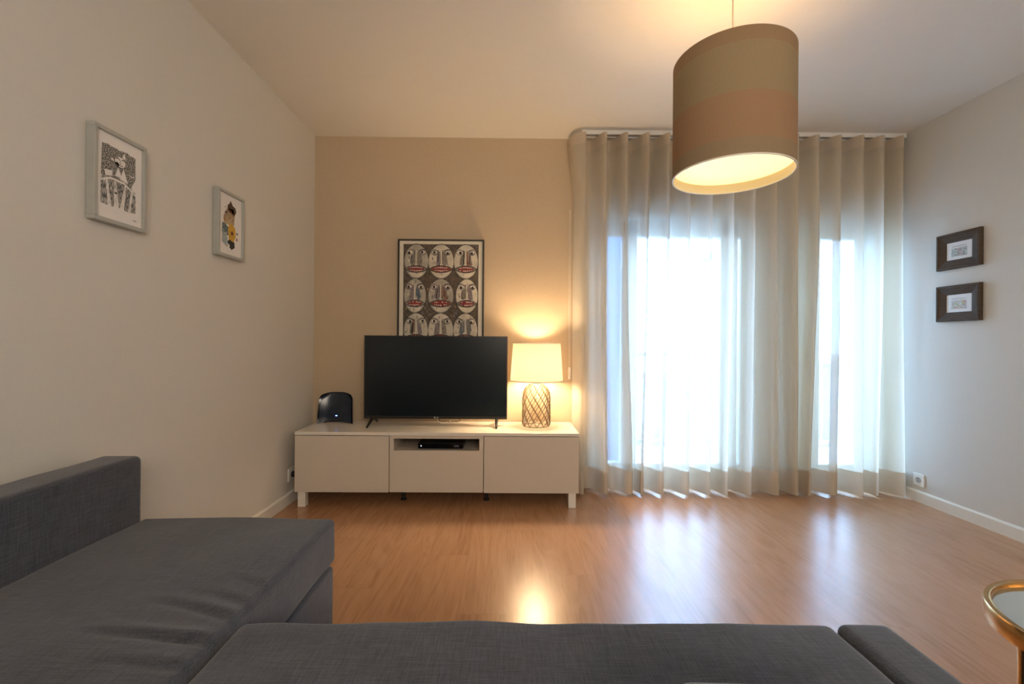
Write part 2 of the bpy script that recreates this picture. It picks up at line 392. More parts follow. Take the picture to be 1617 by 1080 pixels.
# ------------------------------------------------------------------ curtain
YFr, YBk = 3.125, 3.262
top_px = [925, 958, 992, 1026, 1059, 1093, 1128, 1162, 1196, 1231, 1265, 1298, 1333, 1369, 1402, 1433]
bot_px = [922, 960, 1000, 1017, 1049, 1090, 1124, 1151, 1189, 1233, 1264, 1283, 1326, 1368, 1392, 1436]
def px2x(px, ypx): return (px + (ypx-540)*math.tan(R(0.45)) - 803)*YFr/F
top_x = [px2x(p, 400) for p in top_px]; bot_x = [px2x(p, 780) for p in bot_px]
def fold_x(i, z):
    t = min(max((z-0.0)/1.9, 0), 1); t = t*t*(3-2*t); t = t**0.8
    return bot_x[i]*(1-t)+top_x[i]*t + 0.004*noise.noise(Vector((i*3.1, z*1.3, 0)))
def cr_(p0, p1, p2, p3, t):
    return 0.5*((2*p1)+(-p0+p2)*t+(2*p0-5*p1+4*p2-p3)*t*t+(-p0+3*p1-3*p2+p3)*t**3)
def profile(z, yoff=0.0):
    lf = 0.045*min(max((z-2.1)/0.35, 0), 1)
    ctrl = [(0.462-lf, 3.306), (0.462-lf, 3.27), (0.468-lf*0.8, 3.20), (0.484-lf*0.3, 3.15)]
    n = len(top_x)
    flare = 1.0+0.10*(1-min(z/1.5, 1))
    for i in range(n):
        xa = fold_x(i, z); P = (fold_x(i+1, z)-xa) if i+1 < n else 0
        yf = YFr + 0.006*noise.noise(Vector((i*5.7, z*0.9, 4))) - 0.012*(flare-1)*10*0.5
        yb = YBk + 0.008*noise.noise(Vector((i*2.3, z*0.7, 9)))
        if P and P < 0.12: yb -= (0.12-P)*0.7
        ctrl.append((xa-0.018, yf+0.006)); ctrl.append((xa, yf+0.016)); 
        if i+1 < n:
            ctrl.append((xa-0.003, yf+0.055)); ctrl.append((xa+0.10*P, yb-0.02))
            ctrl.append((xa+0.30*P, yb)); ctrl.append((xa+0.52*P, yb-0.035)); ctrl.append((xa+0.72*P, yf+0.035))
        else:
            ctrl.append((xa+0.004, yf+0.05)); ctrl.append((xa+0.002, yb-0.03)); ctrl.append((xa+0.008, 3.302))
    pts = []
    for k in range(len(ctrl)-1):
        p0 = ctrl[max(k-1, 0)]; p1 = ctrl[k]; p2 = ctrl[k+1]; p3 = ctrl[min(k+2, len(ctrl)-1)]
        for s in range(4):
            t = s/4; pts.append((cr_(p0[0], p1[0], p2[0], p3[0], t), cr_(p0[1], p1[1], p2[1], p3[1], t)+yoff))
    pts.append((ctrl[-1][0], ctrl[-1][1]+yoff))
    return [(min(x, XR-0.012), min(y, YB-0.018)) for x, y in pts]
def sheet(zs, yoff=0.0):
    bm = bmesh.new(); prev = None
    for z in zs:
        row = [bm.verts.new((x, y, z)) for x, y in profile(z, yoff)]
        if prev:
            for k in range(len(row)-1): bm.faces.new((prev[k], prev[k+1], row[k+1], row[k]))
        prev = row
    return bm
cur = thing('sheer_curtain', 'long beige sheer curtain in deep regular folds covering both balcony doors', 'curtain', (1.6, 3.2, 0.0))
finish('curtain_cloth', sheet([0.016+k*(2.510-0.016)/48 for k in range(49)]), M['sheer'], cur, smooth=80)
finish('bottom_hem', sheet([0.015+k*0.04 for k in range(5)], -0.0025), M['hem'], cur, smooth=80)
finish('header_tape', sheet([2.432, 2.475, 2.511], -0.0025), M['hem'], cur, smooth=80)
tr = thing('curtain_track', 'white ceiling curtain track above the sheer curtain', 'curtain track', (1.6, 3.2, 2.512))
finish('rail', B((0.50, XR-0.005, 3.170, 3.182, 2.512, ZC), (0.50, XR-0.005, 3.222, 3.234, 2.512, ZC), (0.50, XR-0.005, 3.182, 3.222, 2.530, ZC)), M['pvc'], tr, bevel=0.002)

# cord with toggle beside the curtain
pc = thing('pull_cord', 'thin cord with white weight hanging on the sand wall left of curtain', 'cord', (0.452, 3.29, 0.79))
finish('cord', tube(bmesh.new(), [(0.446, 3.295, 0.87), (0.445, 3.295, 1.3), (0.444, 3.296, 2.02)], 0.0013), M['white_plastic'], pc)
finish('cord', tube(bmesh.new(), [(0.438, 3.295, 0.87), (0.435, 3.295, 1.3), (0.434, 3.296, 2.02)], 0.0013), M['white_plastic'], pc)
bm = lathe([(0.001, 0.79), (0.010, 0.792), (0.011, 0.86), (0.008, 0.876), (0.001, 0.88)], 0.442, 3.293, 16)
finish('weight', bm, M['white_plastic'], pc, smooth=40)

# ------------------------------------------------------------------ media cabinet
cx0, cx1, cy0, cy1 = -1.347, 0.453, 2.89, 3.302
cab = thing('media_cabinet', 'long low white media cabinet under the television', 'cabinet', ((cx0+cx1)/2, 3.1, 0))
m1, m2 = -0.753, -0.150
finish('carcass', B((cx0, cx0+0.018, cy0+0.02, cy1, 0.10, 0.458), (cx1-0.018, cx1, cy0+0.02, cy1, 0.10, 0.458),
    (cx0, cx1, cy0+0.02, cy1, 0.10, 0.118), (cx0+.018, cx1-.018, cy1-0.01, cy1, 0.118, 0.458),
    (m1+0.004, m1+0.030, cy0+0.004, cy1-0.01, 0.118, 0.458), (m2-0.030, m2-0.004, cy0+0.004, cy1-0.01, 0.118, 0.458),
    (m1+0.03, m2-0.03, cy0+0.006, cy1-0.01, 0.348, 0.366)), M['lacquer_matt'], cab)
finish('top_panel', B((cx0-0.001, cx1+0.001, cy0-0.003, cy1, 0.460, 0.480)), M['lacquer'], cab, bevel=0.002)
finish('apron', B((m1+0.03, m2-0.03, cy0+0.004, cy0+0.03, 0.440, 0.459)), M['lacquer_matt'], cab)
finish('door', B((cx0, m1, cy0, cy0+0.018, 0.098, 0.456)), M['lacquer_matt'], cab, bevel=0.0015)
finish('door', B((m2, cx1, cy0, cy0+0.018, 0.098, 0.456)), M['lacquer_matt'], cab, bevel=0.0015)
finish('drawer_front', B((m1+0.006, m2-0.006, cy0, cy0+0.018, 0.100, 0.366)), M['lacquer_matt'], cab, bevel=0.0015)
for x in (cx0+0.015, cx1-0.063):
    for y in (cy0+0.012, cy1-0.062):
        finish('leg', B((x, x+0.048, y, y+0.048, 0, 0.10)), M['lacquer'], cab, bevel=0.002)
for x in (m1+0.06, m2+0.01):
    finish('support_foot', lathe([(0.02, 0.0), (0.02, 0.01), (0.012, 0.015), (0.012, 0.10)], x, 3.05, 20), M['black_plastic'], cab, smooth=40)

# ------------------------------------------------------------------ television
ty = 3.11
tv = thing('television', 'large black flat television standing on the white cabinet', 'television', (-0.487, ty+0.02, 0.48))
x0, x1, z0, z1 = -0.983, -0.006, 0.529, 1.096
finish('rear_shell', rbox(x0+0.004, x1-0.004, ty+0.004, ty+0.034, z0+0.002, z1-0.002, 0.006, (12, 10, 12)), M['black_plastic'], tv, smooth=40)
finish('rear_bulge', rbox(x0+0.15, x1-0.15, ty+0.03, ty+0.07, z0+0.03, z0+0.36, 0.015, (12, 10, 12)), M['black_plastic'], tv, smooth=40)
bz = 0.008
finish('bezel', B((x0, x1, ty, ty+0.012, z1-bz, z1), (x0, x1, ty, ty+0.012, z0, z0+0.018), (x0, x0+bz, ty, ty+0.012, z0+0.018, z1-bz), (x1-bz, x1, ty, ty+0.012, z0+0.018, z1-bz)),
       simple('bezel', (0.02, 0.018, 0.015), 0.3), tv, bevel=0.001)
finish('screen', B((x0+bz, x1-bz, ty+0.002, ty+0.006, z0+0.018, z1-bz)), simple('screen_glass', (0.0035, 0.0075, 0.012), 0.25), tv)
for sx_ in (-0.925, -0.078):
    bm = bmesh.new()
    s = -1 if sx_ < -0.5 else 0.2
    for yy in (ty-0.085, ty+0.15):
        tube(bm, [(sx_+s*0.0, ty+0.025+(yy-ty)*0.15, 0.533), (sx_+s*0.008, yy, 0.4875)], [0.012, 0.0075], 8)
        tube(bm, [(sx_+s*0.008, yy-0.006, 0.4865), (sx_+s*0.008, yy+0.008, 0.4865)], 0.0065, 8)
    finish('foot', bm, M['black_plastic'], tv, smooth=50)
def text_mesh(name, s, size, loc, mat, parent, rot=(90, 0, 0)):
    cu = bpy.data.curves.new(name, 'FONT'); cu.body = s; cu.size = size; cu.extrude = 0.0003; cu.align_x = 'CENTER'
    t = bpy.data.objects.new(name+'_tmp', cu); col.objects.link(t)
    dg = bpy.context.evaluated_depsgraph_get(); me = bpy.data.meshes.new_from_object(t.evaluated_get(dg))
    col.objects.unlink(t); bpy.data.objects.remove(t)
    me.transform(Matrix.Translation(Vector(loc)-wloc(parent)) @ Matrix.Rotation(R(rot[0]), 4, 'X'))
    me.materials.clear(); me.materials.append(mat)
    o = bpy.data.objects.new(name, me); col.objects.link(o); o.parent = parent
    return o
M['logo'] = simple('logo_silver', (0.6, 0.6, 0.6), 0.3)
text_mesh('logo', 'LG', 0.014, (-0.482, ty-0.0005, z0+0.0045), M['logo'], tv)
bm = lathe([(0.0005, -0.0004), (0.0052, -0.0004), (0.0052, 0.0004), (0.0005, 0.0004)], 0, 0, 20)
bmesh.ops.rotate(bm, verts=bm.verts, cent=(0, 0, 0), matrix=Matrix.Rotation(R(90), 3, 'X'))
bmesh.ops.translate(bm, verts=bm.verts, vec=(-0.500, ty-0.0004, z0+0.0095)); finish('emblem', bm, M['logo'], tv)
cb = tag(finish('signal_cable', tube(bmesh.new(), [(-0.475, 3.14, 0.526), (-0.472, 3.135, 0.516), (-0.45, 3.13, 0.509), (-0.40, 3.13, 0.507), (-0.345, 3.13, 0.509), (-0.330, 3.135, 0.516), (-0.328, 3.14, 0.526)], 0.0022), M['black_plastic'], base=(-0.4, 3.13, 0.5)),
         'thin dark cable looping just below the television', 'cable')
cb = tag(finish('power_cable', tube(bmesh.new(), [(-0.50, 3.20, 0.524), (-0.49, 3.20, 0.50), (-0.47, 3.20, 0.4835), (-0.44, 3.23, 0.4830), (-0.42, 3.27, 0.4830), (-0.415, 3.30, 0.4835)], 0.002), M['white_plastic'], base=(-0.47, 3.2, 0.482)),
         'pale thin cable lying on the cabinet top behind the television', 'cable')

# set-top box in the niche
stb = thing('media_box', 'small black set-top box in the open niche of the white cabinet', 'set-top box', (-0.43, 3.02, 0.366))
finish('case', B((-0.575, -0.287, 2.925, 3.115, 0.370, 0.405)), M['black_plastic'], stb, bevel=0.003)
finish('front_panel', B((-0.573, -0.289, 2.921, 2.9249, 0.371, 0.404)), simple('gloss_black', (0.004, 0.004, 0.005), 0.08), stb, bevel=0.001)
finish('status_light', B((-0.557, -0.552, 2.9195, 2.921, 0.386, 0.391)), emis('led_white', (0.9, 0.95, 1), 1.5), stb)
finish('display', B((-0.345, -0.312, 2.9202, 2.921, 0.382, 0.394)), simple('display', (0.10, 0.12, 0.15), 0.2), stb)
for xf in (-0.56, -0.31):
    for yf in (2.95, 3.09): finish('foot', B((xf, xf+0.012, yf, yf+0.012, 0.366, 0.370)), M['black_plastic'], stb)

# dark curved loudspeaker / router at the left end
rt = thing('router', 'dark glossy curved upright router at the left end of cabinet', 'router', (-1.199, 3.2, 0.48))
def bowed(x0, x1, z0, z1, yc, bow, th, inset=0.0, arch=0.010):
    bm = bmesh.new(); nx, nz = 26, 22; xc = (x0+x1)/2; hw = (x1-x0)/2
    fr, bk = [], []
    for j in range(nz+1):
        v = j/nz; rf, rb = [], []
        for i in range(nx+1):
            u = -1+2*i/nx
            taper = 1-0.07*v**1.5
            if v > 0.84: taper *= math.sqrt(max(0.0, 1-((v-0.84)/0.16)**2*0.24))
            ztop = z1-0.016*abs(u)**3
            zb = z0+arch*(1-u*u)
            z = zb+(ztop-zb)*v
            x = xc+u*hw*taper
            y = yc+bow*(1-u*u)+0.045*v*v*0.5
            rf.append(bm.verts.new((x, y, z))); rb.append(bm.verts.new((x, y+th*(1-0.55*v)+0.002, z)))
        fr.append(rf); bk.append(rb)
    for j in range(nz):
        for i in range(nx):
            bm.faces.new((fr[j][i], fr[j][i+1], fr[j+1][i+1], fr[j+1][i])); bm.faces.new((bk[j][i+1], bk[j][i], bk[j+1][i], bk[j+1][i+1]))
        bm.faces.new((fr[j][0], fr[j+1][0], bk[j+1][0], bk[j][0])); bm.faces.new((fr[j][nx], bk[j][nx], bk[j+1][nx], fr[j+1][nx]))
    for i in range(nx):
        bm.faces.new((fr[0][i], bk[0][i], bk[0][i+1], fr[0][i+1])); bm.faces.new((fr[nz][i], fr[nz][i+1], bk[nz][i+1], bk[nz][i]))
    return bm
finish('shell', bowed(-1.322, -1.076, 0.4805, 0.697, 3.165, 0.030, 0.0), simple('navy_gloss', (0.008, 0.010, 0.016), 0.12, var=0.2), rt, smooth=35)
finish('front_face', bowed(-1.308, -1.086, 0.492, 0.688, 3.162, 0.030, 0.002), simple('smoke_face', (0.014, 0.022, 0.040), 0.20, var=0.3, scale=12), rt, smooth=35)
finish('status_light', B((-1.205, -1.193, 3.1905, 3.1925, 0.531, 0.537)), emis('led_blue', (0.15, 0.3, 1.0), 4.0), rt)

# ------------------------------------------------------------------ table lamp
lx, ly = 0.194, 3.12
tl = thing('table_lamp', 'lit table lamp with cream shade and netted jar base', 'lamp', (lx, ly, 0.48))
JP = [(0.004, 0.482), (0.080, 0.482), (0.090, 0.490), (0.093, 0.505), (0.093, 0.680), (0.088, 0.715), (0.074, 0.745), (0.050, 0.768), (0.030, 0.778), (0.027, 0.792)]
finish('jar', lathe(JP[:-1]+[(0.027, 0.792)], lx, ly, 48), M['jar'], tl, smooth=50)
def jar_r(z):
    for (r0, za), (r1, zb) in zip(JP[1:-1], JP[2:]):
        if za <= z <= zb: return r0+(r1-r0)*(z-za)/(zb-za)
    return JP[-1][0]
bm = bmesh.new(); NS = 12
for s in (1, -1):
    for k in range(NS):
        pts = []
        for q in range(37):
            z = 0.488+(0.776-0.488)*q/36
            wob = 0.05*math.sin(q*math.pi/2.8*1.0)
            a_ = 2*math.pi*k/NS + s*(q/36*2*math.pi*3.6/NS*1.0)
            r_ = jar_r(z)+0.0025
            pts.append((lx+r_*math.cos(a_), ly+r_*math.sin(a_), z))
        tube(bm, pts, 0.0025, 5)
for z in (0.487, 0.775):
    tube(bm, [(lx+(jar_r(z)+0.002)*math.cos(2*math.pi*k/32), ly+(jar_r(z)+0.002)*math.sin(2*math.pi*k/32), z) for k in range(33)], 0.0028, 5)
finish('cord_net', bm, simple('cord_brown', (0.15, 0.09, 0.045), 0.8, var=0.3, scale=80), tl, smooth=60)
finish('socket', lathe([(0.004, 0.788), (0.021, 0.79), (0.021, 0.812), (0.015, 0.822), (0.004, 0.822)], lx, ly, 24), M['white_plastic'], tl, smooth=50)
finish('bulb', lathe([(0.004, 0.823), (0.010, 0.8235), (0.010, 0.826), (0.004, 0.826)], lx, ly, 24), emis('bulb_warm', (1, .75, .45), 3), tl, smooth=60)
bm = bmesh.new()
for k in range(3):
    a_ = 2*math.pi*k/3+0.5; tube(bm, [(lx+0.014*math.cos(a_), ly+0.014*math.sin(a_), 1.03), (lx+0.161*math.cos(a_), ly+0.161*math.sin(a_), 1.046)], 0.0015, 5)
tube(bm, [(lx+0.028, ly, 0.84), (lx+0.032, ly, 0.95), (lx+0.014, ly, 1.03)], 0.0015, 5); tube(bm, [(lx-0.028, ly, 0.84), (lx-0.032, ly, 0.95), (lx-0.014, ly, 1.03)], 0.0015, 5)
tube(bm, [(lx+0.014*math.cos(t*math.pi/6), ly+0.014*math.sin(t*math.pi/6), 1.03) for t in range(13)], 0.0018, 5)
finish('shade_carrier', bm, M['chrome'], tl)
finish('lamp_shade', lathe([(0.180, 0.795), (0.162, 1.052), (0.1612, 1.052), (0.1792, 0.795)], lx, ly, 96, closed=True), M['lampshade'], tl, smooth=50)
M['rim_cloth'] = simple('rim_cloth', (0.75, 0.66, 0.52), 0.8)
finish('shade_rim', lathe([(0.1815, 0.793), (0.1810, 0.799), (0.1785, 0.799), (0.179, 0.793)], lx, ly, 96, closed=True), M['rim_cloth'], tl, smooth=50)
finish('shade_rim', lathe([(0.1635, 1.048), (0.1630, 1.055), (0.1605, 1.055), (0.161, 1.048)], lx, ly, 96, closed=True), M['rim_cloth'], tl, smooth=50)

# ------------------------------------------------------------------ pendant lamp
px_, py_, pr, pz0, pz1 = 0.897, 1.835, 0.2265, 1.735, 2.195
pn = thing('pendant_lamp', 'big drum pendant lamp in banded beige cloth hanging from the ceiling', 'lamp', (px_, py_, ZC))
m, ns, ln, b = nt('banded_cloth'); b.inputs['Roughness'].default_value = 0.85; b.inputs['Specular IOR Level'].default_value = 0.2
tc = node(ns, 'ShaderNodeTexCoord'); sp = node(ns, 'ShaderNodeSeparateXYZ'); ln.new(tc.outputs['Object'], sp.inputs[0])
mr = node(ns, 'ShaderNodeMapRange'); mr.inputs['From Min'].default_value = pz0-ZC; mr.inputs['From Max'].default_value = pz1-ZC
ln.new(sp.outputs[2], mr.inputs['Value'])
cr = node(ns, 'ShaderNodeValToRGB'); cr.color_ramp.interpolation = 'CONSTANT'
cr.color_ramp.elements[0].position = 0; cr.color_ramp.elements[0].color = (0.28, 0.205, 0.125, 1)
cr.color_ramp.elements[1].position = 0.135; cr.color_ramp.elements[1].color = (0.32, 0.197, 0.115, 1)
e = cr.color_ramp.elements.new(0.50); e.color = (0.30, 0.225, 0.132, 1)
e = cr.color_ramp.elements.new(0.885); e.color = (0.29, 0.192, 0.110, 1)
mp = node(ns, 'ShaderNodeMapping'); mp.inputs['Scale'].default_value = (300, 300, 60); ln.new(tc.outputs['Object'], mp.inputs['Vector'])
nz = node(ns, 'ShaderNodeTexNoise', Scale=1.0); ln.new(mp.outputs[0], nz.inputs['Vector'])
ln.new(mr.outputs[0], cr.inputs['Fac'])
mu = node(ns, 'ShaderNodeMix', data_type='RGBA', blend_type='OVERLAY'); mu.inputs[0].default_value = 0.12
ln.new(cr.outputs['Color'], mu.inputs[6]); ln.new(nz.outputs['Color'], mu.inputs[7]); ln.new(mu.outputs[2], b.inputs['Base Color'])
M['banded'] = m
M['shade_inner'] = simple('shade_inner', (0.85, 0.74, 0.52), 0.7)
finish('shade', lathe([(pr, pz0), (pr, pz1), (pr-0.002, pz1), (pr-0.002, pz0)], px_, py_, 128, closed=True), M['banded'], pn, smooth=50)
finish('shade_lining', lathe([(pr-0.0025, pz0), (pr-0.0025, pz1), (pr-0.0035, pz1), (pr-0.0035, pz0)], px_, py_, 128, closed=True), M['shade_inner'], pn, smooth=50)
bm = lathe([(pr+0.001, pz0-0.001), (pr+0.001, pz0+0.003), (pr-0.004, pz0+0.003), (pr-0.004, pz0-0.001)], px_, py_, 128, closed=True)
finish('bottom_ring', bm, simple('ring_white', (0.85, 0.8, 0.7), 0.5), pn, smooth=50)
finish('diffuser', lathe([(0.001, pz0+0.04), (pr-0.005, pz0+0.04), (pr-0.005, pz0+0.043), (0.001, pz0+0.043)], px_, py_, 96), emis('diffuser_glow', (1.0, 0.79, 0.40), 0.95), pn)
bm = tube(bmesh.new(), [(px_, py_, ZC-0.02), (px_, py_, 2.165)], 0.0032, 8)
finish('cord', bm, simple('cord_clear', (0.55, 0.5, 0.42), 0.4), pn)
finish('ceiling_rose', lathe([(0.004, ZC-0.03), (0.03, ZC-0.028), (0.05, ZC-0.008), (0.05, ZC-0.001), (0.004, ZC-0.001)], px_, py_, 32), M['white_plastic'], pn, smooth=50)
finish('socket', lathe([(0.004, 2.165), (0.02, 2.163), (0.02, 2.105), (0.004, 2.105)], px_, py_, 24), M['white_plastic'], pn, smooth=50)
bm = bmesh.new()
for k in range(3):
    a_ = 2*math.pi*k/3+0.3; tube(bm, [(px_+0.02*math.cos(a_), py_+0.02*math.sin(a_), 2.12), (px_+(pr-0.004)*math.cos(a_), py_+(pr-0.004)*math.sin(a_), pz1-0.004)], 0.0018, 5)
finish('shade_carrier', bm, M['chrome'], pn)

# ------------------------------------------------------------------ sofa
ST = 0.448
sofa = thing('corner_sofa', 'dark grey woven corner sofa bed filling the foreground', 'sofa', (-0.3, 0.4, 0))
def wrinkle(p):
    q = p.copy()
    if p.z > ST-0.09:
        wz = min(1, (p.z-(ST-0.09))/0.05)
        # crown of the mattress
        q.z += wz*0.006*math.sin(math.pi*min(max((p.x+1.23)/0.65, 0), 1))
        # creases running in from the seam with the seat
        for yc, dep, ln_, rise in ((0.915, 0.011, 0.30, 0.030), (0.985, 0.009, 0.24, 0.080), (0.845, 0.006, 0.20, 0.015), (1.045, 0.005, 0.15, 0.060), (1.12, 0.003, 0.12, 0.05)):
            t = (-0.60-p.x)/ln_
            if -0.1 < t < 1.0:
                t = max(t, 0); env = (1-t)**0.8*min(1, t*5+0.35)
                d = p.y-(yc+rise*t**0.6)
                q.z += wz*dep*env*(-math.exp(-(d/0.009)**2)+0.7*math.exp(-((d-0.020)/0.016)**2))
        q.z += wz*0.004*noise.noise(Vector((p.x*5, p.y*5, 0)))
    q.x += 0.004*noise.noise(Vector((p.x*3, p.y*6, p.z*6+3)))
    return q
finish('chaise_mattress', rbox(-1.245, -0.588, -0.9, 1.572, 0.300, ST, 0.018, (60, 260, 14), wrinkle), M['sofa'], sofa, smooth=60)
def soft(p):
    return p+Vector((noise.noise(p*4)*0.004, noise.noise(p*4+Vector((5, 0, 0)))*0.004, noise.noise(p*5+Vector((0, 7, 0)))*0.004))
finish('chaise_base', rbox(-1.235, -0.590, -0.9, 1.560, 0.045, 0.293, 0.012, (16, 60, 12), soft), M['sofa'], sofa, smooth=60)
finish('chaise_backrest', rbox(-1.375, -1.240, -0.9, 1.560, 0.04, 0.664, 0.020, (14, 80, 30), soft), M['sofa'], sofa, smooth=60)
def seatdef(p):
    q = soft(p)
    if p.z > 0.40: q.z += 0.007*math.sin(math.pi*min(max((p.x+0.58)/1.28, 0), 1))**0.5*1.0 + 0.003*noise.noise(Vector((p.x*7, p.y*9, 1)))
    return q
finish('seat_cushion', rbox(-0.578, 0.716, -0.75, 1.000, 0.285, ST-0.004, 0.020, (90, 90, 14), seatdef), M['sofa'], sofa, smooth=60)
finish('seat_base', rbox(-0.570, 0.712, -0.75, 0.985, 0.045, 0.280, 0.012, (30, 30, 12), soft), M['sofa'], sofa, smooth=60)
finish('armrest', rbox(0.724, 0.842, -0.9, 1.000, 0.045, ST-0.002, 0.020, (14, 70, 24), soft), M['sofa'], sofa, smooth=60)
finish('rear_backrest', rbox(-1.23, 0.842, -1.06, -0.91, 0.045, 0.70, 0.03, (60, 14, 24), soft), M['sofa'], sofa, smooth=60)
for x in (-1.2, -0.65, 0.66, 0.78):
    for y in (-0.8, 0.93):
        finish('leg', lathe([(0.018, 0), (0.022, 0.05)], x, y, 16), M['black_plastic'], sofa, smooth=40)
finish('leg', lathe([(0.018, 0), (0.022, 0.05)], -0.65, 1.49, 16), M['black_plastic'], sofa, smooth=40)
finish('leg', lathe([(0.018, 0), (0.022, 0.05)], -1.2, 1.49, 16), M['black_plastic'], sofa, smooth=40)
def cush(p):
    q = soft(p); t = (p.x-0.215)/0.4
    q.z -= 0.008*t*t*1.5
    return q
tag(finish('throw_cushion', rbox(0.195, 0.60, 0.30, 0.566, 0.462, 0.648, 0.030, (40, 30, 24), cush), M['cushion'], base=(0.4, 0.43, 0.452), smooth=60),
    'lighter grey cushion at bottom edge lying on the sofa seat', 'cushion')

# ------------------------------------------------------------------ side table at the right edge
tcx, tcy, trr, tz = 1.313, 0.924, 0.234, 0.452
st = thing('side_table', 'round brass rimmed side table with mirror top at the right edge', 'side table', (tcx, tcy, 0))
finish('rim', lathe([(trr-0.004, tz-0.034), (trr, tz-0.031), (trr, tz+0.005), (trr-0.002, tz+0.008), (trr-0.009, tz+0.0065), (trr-0.013, tz+0.008), (trr-0.016, tz+0.004), (trr-0.016, tz-0.034)], tcx, tcy, 96, closed=True), M['gold'], st, smooth=50)
finish('mirror_top', lathe([(0.001, tz-0.012), (trr-0.0165, tz-0.012), (trr-0.0165, tz-0.004), (0.001, tz-0.004)], tcx, tcy, 96), M['mirror'], st)
for k in range(3):
    a_ = R(173+120*k); r0 = trr-0.013
    finish('leg', tube(bmesh.new(), [(tcx+r0*math.cos(a_), tcy+r0*math.sin(a_), tz-0.02), (tcx+r0*math.cos(a_), tcy+r0*math.sin(a_), 0.006)], 0.0115, 16), M['gold'], st, smooth=50)
    finish('foot', lathe([(0.012, 0.0), (0.013, 0.012)], tcx+r0*math.cos(a_), tcy+r0*math.sin(a_), 16), M['black_plastic'], st, smooth=50)
finish('lower_ring', lathe([(trr-0.006, 0.10), (trr-0.006, 0.112), (trr-0.018, 0.112), (trr-0.018, 0.10)], tcx, tcy, 96, closed=True), M['gold'], st, smooth=50)

# ------------------------------------------------------------------ wall sockets
def socket(name, side, y, z, label, plug=False):
    x = XL if side > 0 else XR
    r_ = thing(name, label, 'wall socket', (x, y, z-0.04))
    X = lambda d: x+side*d
    def bb(d0, d1, y0, y1, z0, z1): return (min(X(d0), X(d1)), max(X(d0), X(d1)), y0, y1, z0, z1)
    finish('cover_plate', B(bb(0, 0.009, y-0.041, y+0.041, z-0.041, z+0.041)), M['white_plastic'], r_, bevel=0.003)
    def disc(n_, r0, d0, d1, mat, p=r_):
        bm = lathe([(0.0005, 0), (r0, 0), (r0, d1-d0), (0.0005, d1-d0)], 0, 0, 28)
        bmesh.ops.rotate(bm, verts=bm.verts, cent=(0, 0, 0), matrix=Matrix.Rotation(R(90*side), 3, 'Y'))
        bmesh.ops.translate(bm, verts=bm.verts, vec=(X(d0), y, z)); return finish(n_, bm, mat, p, smooth=40)
    disc('socket_face', 0.024, 0.009, 0.0105, M['white_plastic'])
    if plug:
        disc('plug', 0.019, 0.0105, 0.045, M['black_plastic'])
    else:
        rr_ = disc('recess', 0.020, 0.0105, 0.0112, simple('recess_shade', (0.45, 0.44, 0.42), 0.5))
        for dz in (-0.0095, 0.0095):
            bm = B(bb(0.0112, 0.0118, y-0.0028, y+0.0028, z+dz-0.0028, z+dz+0.0028)); finish('pin_hole', bm, M['dark_hole'], rr_)
    return r_
socket('wall_socket', -1, 3.055, 0.128+0.02, 'white wall socket low on the right wall beside the curtain')
socket('wall_socket', 1, 2.985, 0.185, 'white wall socket with black plug on left wall beside cabinet', plug=True)

# ------------------------------------------------------------------ pictures
def flat_poly(bm, pts, d, mi, frame):
    """pts in (u,v); frame maps (u,v,depth) to world"""
    vs = [bm.verts.new(frame(u, v, d)) for u, v in pts]
    f = bm.faces.new(vs); f.material_index = mi
    return f
def stroke(bm, pts, w_, d, mi, frame):
    for (a0, b0), (a1, b1) in zip(pts[:-1], pts[1:]):
        L = math.hypot(a1-a0, b1-b0) or 1e-6; nx, ny = -(b1-b0)/L*w_/2, (a1-a0)/L*w_/2
        flat_poly(bm, [(a0+nx, b0+ny), (a1+nx, b1+ny), (a1-nx, b1-ny), (a0-nx, b0-ny)], d, mi, frame)
def paint(name, c, var=0.25, scale=60): return simple(name, c, 0.6, var=var, scale=scale)

# --- painting of nine faces above the television
ax0, ax1, az0, az1 = -0.800, -0.180, 0.975, 1.792
ay = 3.275
art = thing('framed_painting', 'framed painting of nine mask-like faces hanging above the television', 'painting', ((ax0+ax1)/2, 3.30, az0))
finish('frame', B((ax0, ax1, ay-0.002, YB-0.003, az1-0.012, az1), (ax0, ax1, ay-0.002, YB-0.003, az0, az0+0.012), (ax0, ax0+0.012, ay-0.002, YB-0.003, az0+0.012, az1-0.012), (ax1-0.012, ax1, ay-0.002, YB-0.003, az0+0.012, az1-0.012)),
       simple('frame_black', (0.02, 0.014, 0.01), 0.4), art, bevel=0.002)
finish('canvas', B((ax0+0.012, ax1-0.012, ay+0.006, ay+0.03, az0+0.012, az1-0.012)), simple('canvas_cream', (0.72, 0.66, 0.54), 0.7, var=0.04), art)
pal = [paint('umber_ground', (0.085, 0.062, 0.042), 0.5, 40), paint('bone', (0.56, 0.50, 0.40), 0.18, 22), paint('pale_bone', (0.62, 0.56, 0.44), 0.15, 22),
       paint('ink', (0.012, 0.010, 0.010)), paint('blood_red', (0.22, 0.022, 0.02), 0.4), paint('tooth', (0.74, 0.68, 0.58)),
       paint('slate_blue', (0.10, 0.13, 0.17), 0.4), paint('rust', (0.20, 0.075, 0.04), 0.5), paint('ochre', (0.36, 0.22, 0.07), 0.4),
       paint('shadow_taupe', (0.20, 0.17, 0.135), 0.35), paint('lilac_grey', (0.20, 0.16, 0.17), 0.3), paint('grey_bone', (0.40, 0.36, 0.29), 0.2, 22)]
fr_ = lambda u, v, d: (u, ay+0.0055-d*0.00022, v)
bm = bmesh.new(); rnd = random.Random(3)
pu0, pu1, pv0, pv1 = ax0+0.040, ax1-0.040, az0+0.04, az1-0.035
flat_poly(bm, [(pu0, pv0), (pu1, pv0), (pu1, pv1), (pu0, pv1)], 1, 0, fr_)
